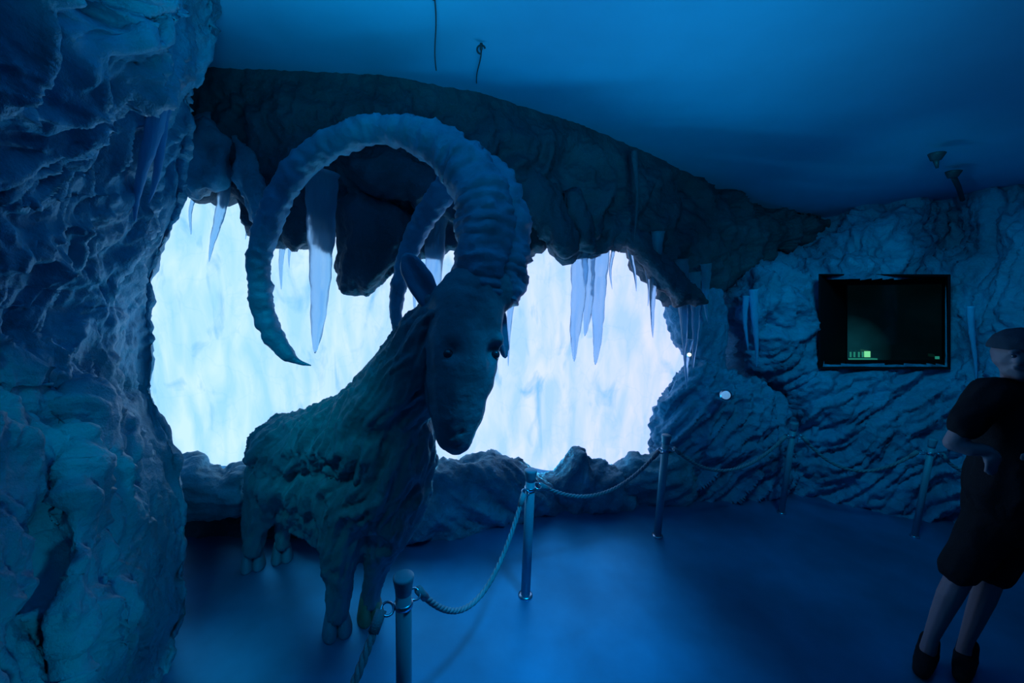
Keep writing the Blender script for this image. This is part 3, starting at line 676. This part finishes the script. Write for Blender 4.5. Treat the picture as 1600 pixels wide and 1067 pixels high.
link(0, 1, 0.36, 'thick rope sagging from the nearest post up to the second post', 0.013)
link(1, 2, 0.20, 'rope sagging in front of the boulders between second and third posts', 0.013)
link(2, 3, 0.25, 'rope sagging across the tall slanting boulder', 0.013)
link(3, 4, 0.24, 'faint rope sagging along the right wall below the display', 0.013)
# end ropes run out of frame and behind the person
p0 = np.array([*posts[0][0], PH-0.124]); e0 = np.array([-0.52, 0.95, 0.42]); d = (e0-p0); d[2] = 0; d /= np.linalg.norm(d)
mesh('eyelet', *torus(p0+np.array([-0.9, -0.43, 0])*0.062, 0.024, 0.005, (0.4, -0.5, 1)), M_metal, pobj[0])
helix_rope(p0+np.array([-0.9, -0.43, -0.02])*0.085, (-0.62, 0.80, 0.33), 0.03, 0.015, 'rope hanging down from the nearest post toward the bottom edge')
p4 = np.array([*posts[4][0], PH-0.124]); e4 = U(1592, 690, float(rd(np.array([1592.]), np.array([690.]))[0])+0.02); d = (e4-p4); d[2] = 0; d /= np.linalg.norm(d)
mesh('eyelet', *torus(p4+d*0.06, 0.024, 0.005, (0.3, 0.3, 1)), M_metal, pobj[4])
helix_rope(p4+d*0.085, e4, 0.20, 0.013, 'rope from the farthest post passing behind the person')

# ------------------------------------------------------------------ icicles
def icicle(a, b, w_, Y, label, m=M_icicle, group='icicles hanging over the opening', flat=1.0, tip=1.0, name='icicle'):
    P0, P1 = U(*a, Y), U(*b, Y); n = 40; t = np.linspace(0, 1, n)
    path = P0+(P1-P0)*t[:, None]; path[:, 0] += 0.012*np.sin(t*5+a[0]); r0 = w_*Y/F/2
    rad = r0*(1-t)**(0.75*tip)*(1+0.05*np.sin(t*29+a[0])+0.03*np.sin(t*61+a[1])) + 0.0015
    rad[0] *= 1.1; V, Fc = tube(path, rad, 14)
    V = disp(V, Fc, lambda V: 0.07*r0*fbm(V*np.array([30, 30, 3]), 2))
    return tag(mesh(name, V, Fc, m, origin=P0), label, 'icicle', group)
for a, b, w_, Y, lab, *x in [
    ((352, 272), (329, 410), 19, 2.75, 'long tapering icicle under the leftmost overhang, left of the big horn'),
    ((304, 300), (296, 366), 6, 2.85, 'short thin icicle beside the left rock wall'),
    ((389, 318), (386, 374), 4, 2.9, 'tiny thin icicle just left of the big horn'),
    ((448, 335), (438, 452), 12, 3.0, 'pale slender icicle just inside the big horn curve'),
    ((460, 340), (452, 420), 8, 3.05, 'thin short icicle between the pale slender one and the widest icicle'),
    ((507, 268), (492, 552), 46, 2.65, 'widest and longest icicle, hanging inside the big horn arc'),
    ((684, 322), (664, 540), 36, 3.0, 'broad icicle behind the goat ear, inside the smaller horn arc'),
    ((655, 360), (648, 500), 14, 3.1, 'narrow icicle partly behind the goat ear tip'),
    ((806, 400), (793, 572), 15, 3.0, 'thin icicle hugging the right side of the goat forehead'),
    ((905, 378), (899, 565), 30, 3.5, 'frosty icicle leftmost of the cluster right of the goat horns'),
    ((922, 385), (914, 525), 24, 3.55, 'frosty icicle second from left in the cluster right of the horns'),
    ((940, 386), (929, 570), 30, 3.6, 'wide frosty icicle in the cluster right of the horns'),
    ((957, 385), (955, 452), 6, 3.5, 'short blue sliver of ice right of the frosty cluster'),
    ((984, 372), (993, 455), 9, 3.55, 'slanting short icicle above the centre right of the opening'),
    ((1010, 405), (1013, 478), 6, 3.6, 'needle icicle left of the long clear one'),
    ((1026, 362), (1019, 528), 18, 3.5, 'long clear icicle at the right end of the opening'),
    ((1066, 405), (1068, 565), 22, 3.7, 'thick blue icicle leftmost on the dark rock beside the opening'),
    ((1086, 425), (1084, 575), 19, 3.7, 'second thick blue icicle on the dark rock beside the opening'),
    ((1101, 412), (1106, 505), 15, 3.75, 'shorter rightmost blue icicle on the dark rock beside the opening'),
    ((1077, 530), (1071, 608), 10, 3.6, 'small icicle touching the top of the tall slanting boulder'),
]: icicle(a, b, w_, Y, lab, tip=0.7 if w_ > 23 else 1.0)
for a, b, w_, Y, lab in [
    ((1165, 462), (1167, 548), 9, 3.80, 'left drip of ice on the rock bulge left of the display'),
    ((1179, 452), (1181, 575), 13, 3.78, 'right drip of ice on the rock bulge left of the display'),
    ((1518, 478), (1524, 600), 9, 3.36, 'long thin ice drip on the right wall above the person shoulder'),
    ((246, 150), (212, 345), 24, 1.72, 'long frozen drip under the overhang high on the left wall'),
    ((262, 150), (232, 318), 20, 1.80, 'second frozen drip, nearer the edge of the left wall'),
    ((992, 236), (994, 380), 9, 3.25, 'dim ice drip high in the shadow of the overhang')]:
    icicle(a, b, w_, Y, lab, M_back if 'dim' in lab else M_icicle_d, 'frozen drips on the rock walls')  # dim drip takes the shade-darkened rock colour in place of ice

# ------------------------------------------------------------------ small lamps, hooks and wires
def spot(px, py, Y, r, label, m, d=(-0.4, -0.9, 0.1)):
    c = U(px, py, Y); o = empty('spotlight', c, label, 'lamp'); d = np.array(d)/np.linalg.norm(d)
    mesh('housing', *tube([c+(-d)*0.10, c-d*0.03, c, c+d*0.012], [r*0.7, r, r*1.1, r*1.1], 20), M_metal, o)
    mesh('lens', *tube([c+d*0.008, c+d*0.016, c+d*0.02], [r*0.85, r*0.8, r*0.4], 20), m, o)
M_lens = ice_mat('lens_glass', (0.35, 0.7, 1.0), 0.1, 0.2)
M_lens.node_tree.nodes['Principled BSDF'].inputs['Emission Color'].default_value = (0.25, 0.6, 1, 1)
M_lens.node_tree.nodes['Principled BSDF'].inputs['Emission Strength'].default_value = 0.35
spot(1134, 617, 3.42, 0.045, 'small round spotlight set in the rock above the tall slanting boulder', M_lens)
spot(1077, 554, 3.52, 0.022, 'tiny bright white lamp tucked at the right corner of the opening', M_white)
def wire(x0, y0, x1, y1, Y0, label, r=0.0035, hook=False):
    a = G(x0, y0, CEIL-0.004); b = U(x1, y1, a[1]+Y0); o = empty('ceiling_wire', a, label, 'wire', 'thin wires at the ceiling')
    t = np.linspace(0, 1, 20)[:, None]; P = a+(b-a)*t; P[:, 0] += 0.006*np.sin(t[:, 0]*6)
    mesh('cable', *tube(P, r, 6), M_wire, o)
    mesh('anchor', *tube([a, a-np.array([0, 0, 0.03])], 0.008, 8), M_wire, o)
    if hook:
        th = np.linspace(0.3, 4.6, 16); Hk = a+np.stack([0.022*np.cos(th), 0*th, -0.03+0.022*np.sin(th)], 1); mesh('hook', *tube(Hk, 0.005, 6), M_wire, o)
wire(678, -12, 682, 110, 0.42, 'long thin wire dropping from the ceiling above the horns')
wire(752, 68, 745, 130, 0.35, 'short wire with a hook on the ceiling right of the long wire', hook=True)
for (px, py, Y), lab in (((1464, 240, 3.4), 'small dark sprinkler head on the ceiling above the display'), ((1490, 268, 3.7), 'angled ceiling fitting with a rod reaching down to the right rock')):
    g = U(px, py, Y); cz = float(np.minimum(cf(np.array([g[0]*60]), np.array([g[1]*60])), CEIL+0.05)[0])
    g = G(px, py, cz) if cz > CAMH+0.3 else g
    o = empty('ceiling_fitting', g, lab, 'fitting', 'small fittings on the ceiling')
    mesh('rosette', *lathe([(0.008, -0.05), (0.03, -0.045), (0.045, -0.012), (0.05, 0.0), (0.045, 0.004)], 18, g), M_wire, o)
    if px > 1480:
        e = U(1504, 312, g[1]+0.5); mesh('rod', *tube([g-np.array([0, 0, 0.03]), (g+e)/2, e], 0.018, 10), M_wire, o)
    else: mesh('nozzle', *tube([g-np.array([0, 0, 0.04]), g-np.array([-0.02, 0, 0.10])], [0.018, 0.008], 10), M_wire, o)

# ------------------------------------------------------------------ person at the right edge
PY_ = 1.95
def UP(px, py, Y): return U(px, py, Y-0.13*(1030-py)/480)
per = empty('person', (*((G(1440, 1035)+G(1500, 1035))/2)[:2], 0), 'person in dark cap, black t-shirt and shorts standing at the right edge of the frame', 'person')
def q(px, py, r, dy=0.0): return (UP(px, py, PY_+dy), r)
S = Blob()
S.ball(UP(1589, 551, PY_), 0.086, (0.9, 1, 1.18)); S.ball(UP(1590, 572, PY_-0.02), 0.062, (0.9, 1, 1.1)); S.chain([q(1590, 582, 0.055, 0.01), q(1592, 610, 0.058, 0.01)])
S.chain([q(1592, 554, 0.010, -0.052), q(1592, 563, 0.016, -0.060)]); S.ball(UP(1592, 565, PY_-0.060), 0.017, (1.2, 1, 0.8))   # nose
S.chain([q(1581, 550, 0.012, -0.046), q(1588, 549, 0.012, -0.052)]); S.chain([q(1596, 549, 0.012, -0.052), q(1604, 550, 0.012, -0.046)])   # brows
S.ball(UP(1567, 559, PY_+0.01), 0.026, (0.5, 0.9, 1.35))                                                  # ear
S.chain([q(1586, 575, 0.011, -0.056), q(1592, 576, 0.012, -0.060), q(1599, 575, 0.011, -0.056)]); S.ball(UP(1592, 585, PY_-0.045), 0.026)
S.chain([q(1590, 608, 0.06), q(1592, 660, 0.11), q(1588, 740, 0.11), q(1575, 780, 0.11)])               # trunk core
S.chain([q(1550, 615, 0.045), q(1514, 655, 0.045), q(1490, 692, 0.040)])                                # upper arm
S.chain([q(1490, 692, 0.040), q(1515, 701, 0.036, -0.04), q(1541, 703, 0.027, -0.07)])                  # forearm
S.chain([q(1640, 615, 0.055), q(1662, 665, 0.045), q(1668, 700, 0.038)]); S.chain([q(1668, 700, 0.036), q(1640, 704, 0.03, -0.05), q(1620, 704, 0.025, -0.08)])
S.chain([q(1562, 790, 0.08), q(1524, 850, 0.05), q(1500, 900, 0.054), q(1484, 930, 0.052), q(1470, 960, 0.043), q(1455, 995, 0.032), q(1450, 1015, 0.036)])
S.chain([q(1592, 790, 0.08, 0.03), q(1566, 850, 0.05, 0.03), q(1548, 900, 0.054), q(1536, 935, 0.050), q(1524, 965, 0.042), q(1510, 1000, 0.031), q(1507, 1020, 0.036)])
def hand(wx, wy, dy, sx):
    S.chain([q(wx, wy, 0.026, dy), q(wx+sx*6, wy+8, 0.034, dy-0.01), q(wx+sx*7, wy+15, 0.033, dy-0.01)], (0.95, 0.8, 1))
    for k, ln in enumerate((1.0, 1.12, 1.05, 0.85)):
        bx, by = wx+sx*(13-k*4.6), wy+18
        S.chain([q(bx, by-4, 0.0095, dy-0.015), q(bx+sx*0.5, by+6*ln, 0.0093, dy-0.024), q(bx-sx*0.5, by+13*ln, 0.0086, dy-0.020), q(bx-sx*2, by+17*ln, 0.0075, dy-0.008)])
    S.chain([q(wx+sx*9, wy+3, 0.012, dy-0.02), q(wx+sx*17, wy+8, 0.0105, dy-0.03), q(wx+sx*19, wy+15, 0.009, dy-0.032)])
hand(1543, 704, -0.07, 1); hand(1616, 702, -0.08, -1)
Vs, Fs = S.remesh(0.0062, 2); mesh('body', Vs, Fs, M_skin, per)
for ex in (1585, 1599): mesh('eye', UP(ex, 556, PY_-0.046)+ICOV*0.011, ICOF, M_eye, per)
T = Blob()
T.chain([q(1591, 618, 0.11), q(1592, 665, 0.15), q(1585, 720, 0.155), q(1576, 762, 0.165), q(1573, 778, 0.16)])
T.chain([q(1552, 615, 0.082), q(1592, 606, 0.07)]); T.chain([q(1550, 616, 0.085), q(1524, 644, 0.074), q(1510, 664, 0.074)]); T.chain([q(1592, 608, 0.07), q(1640, 615, 0.075), q(1660, 662, 0.07)])
Vt, Ft = T.remesh(0.011, 4); Vt = disp(Vt, Ft, lambda V: 0.012*ridged(stretch(V, (0.3, 0, 1), 0.5)*6, 2)-0.004); mesh('t_shirt', Vt, Ft, M_black, per)
T = Blob()
T.chain([q(1572, 775, 0.145), q(1568, 805, 0.15)])
T.chain([q(1560, 800, 0.115), q(1526, 850, 0.096), q(1500, 888, 0.084)]); T.chain([q(1590, 800, 0.115, 0.02), q(1566, 850, 0.096, 0.03), q(1550, 892, 0.08, 0.01)])
Vt, Ft = T.remesh(0.011, 4); Vt = disp(Vt, Ft, lambda V: 0.010*ridged(stretch(V, (0.3, 0, 1), 0.5)*6+3, 2)); mesh('shorts', Vt, Ft, M_black, per)
for cx, cy in ((1446, 1033), (1506, 1040)):
    c = G(cx, cy); T = Blob(); fw = np.array([-0.80, -0.60, 0]); T.chain([(c-fw*0.02+[0, 0, 0.050], 0.050), (c+fw*0.08+[0, 0, 0.040], 0.046), (c+fw*0.16+[0, 0, 0.032], 0.036)], (1, 1, 0.85))
    T.chain([(c-fw*0.02+[0, 0, 0.05], 0.048), (c-fw*0.01+[0, 0, 0.13], 0.043)]); Vt, Ft = T.remesh(0.008, 3); Vt[:, 2] = np.maximum(Vt[:, 2], 0.001); mesh('shoe', Vt, Ft, M_black, per)
T = Blob(); T.ball(UP(1590, 542, PY_+0.008), 0.098, (0.95, 1.05, 0.95)); Vt, Ft = T.remesh(0.008, 2)
cz = UP(1590, 546, PY_)[2]; Vt[:, 2] = np.maximum(Vt[:, 2], cz); mesh('cap', Vt, Ft, M_cap, per)
T = Blob(); T.chain([q(1572, 549, 0.035, 0.04), q(1560, 556, 0.026, 0.05)], (1, 1, 0.22)); Vt, Ft = T.remesh(0.005, 2); mesh('cap_brim', Vt, Ft, M_cap, per)
T = Blob(); T.ball(UP(1590, 558, PY_+0.03), 0.082, (0.95, 0.9, 0.9)); Vt, Ft = T.remesh(0.008, 2); mesh('hair', Vt, Ft, M_hair, per)
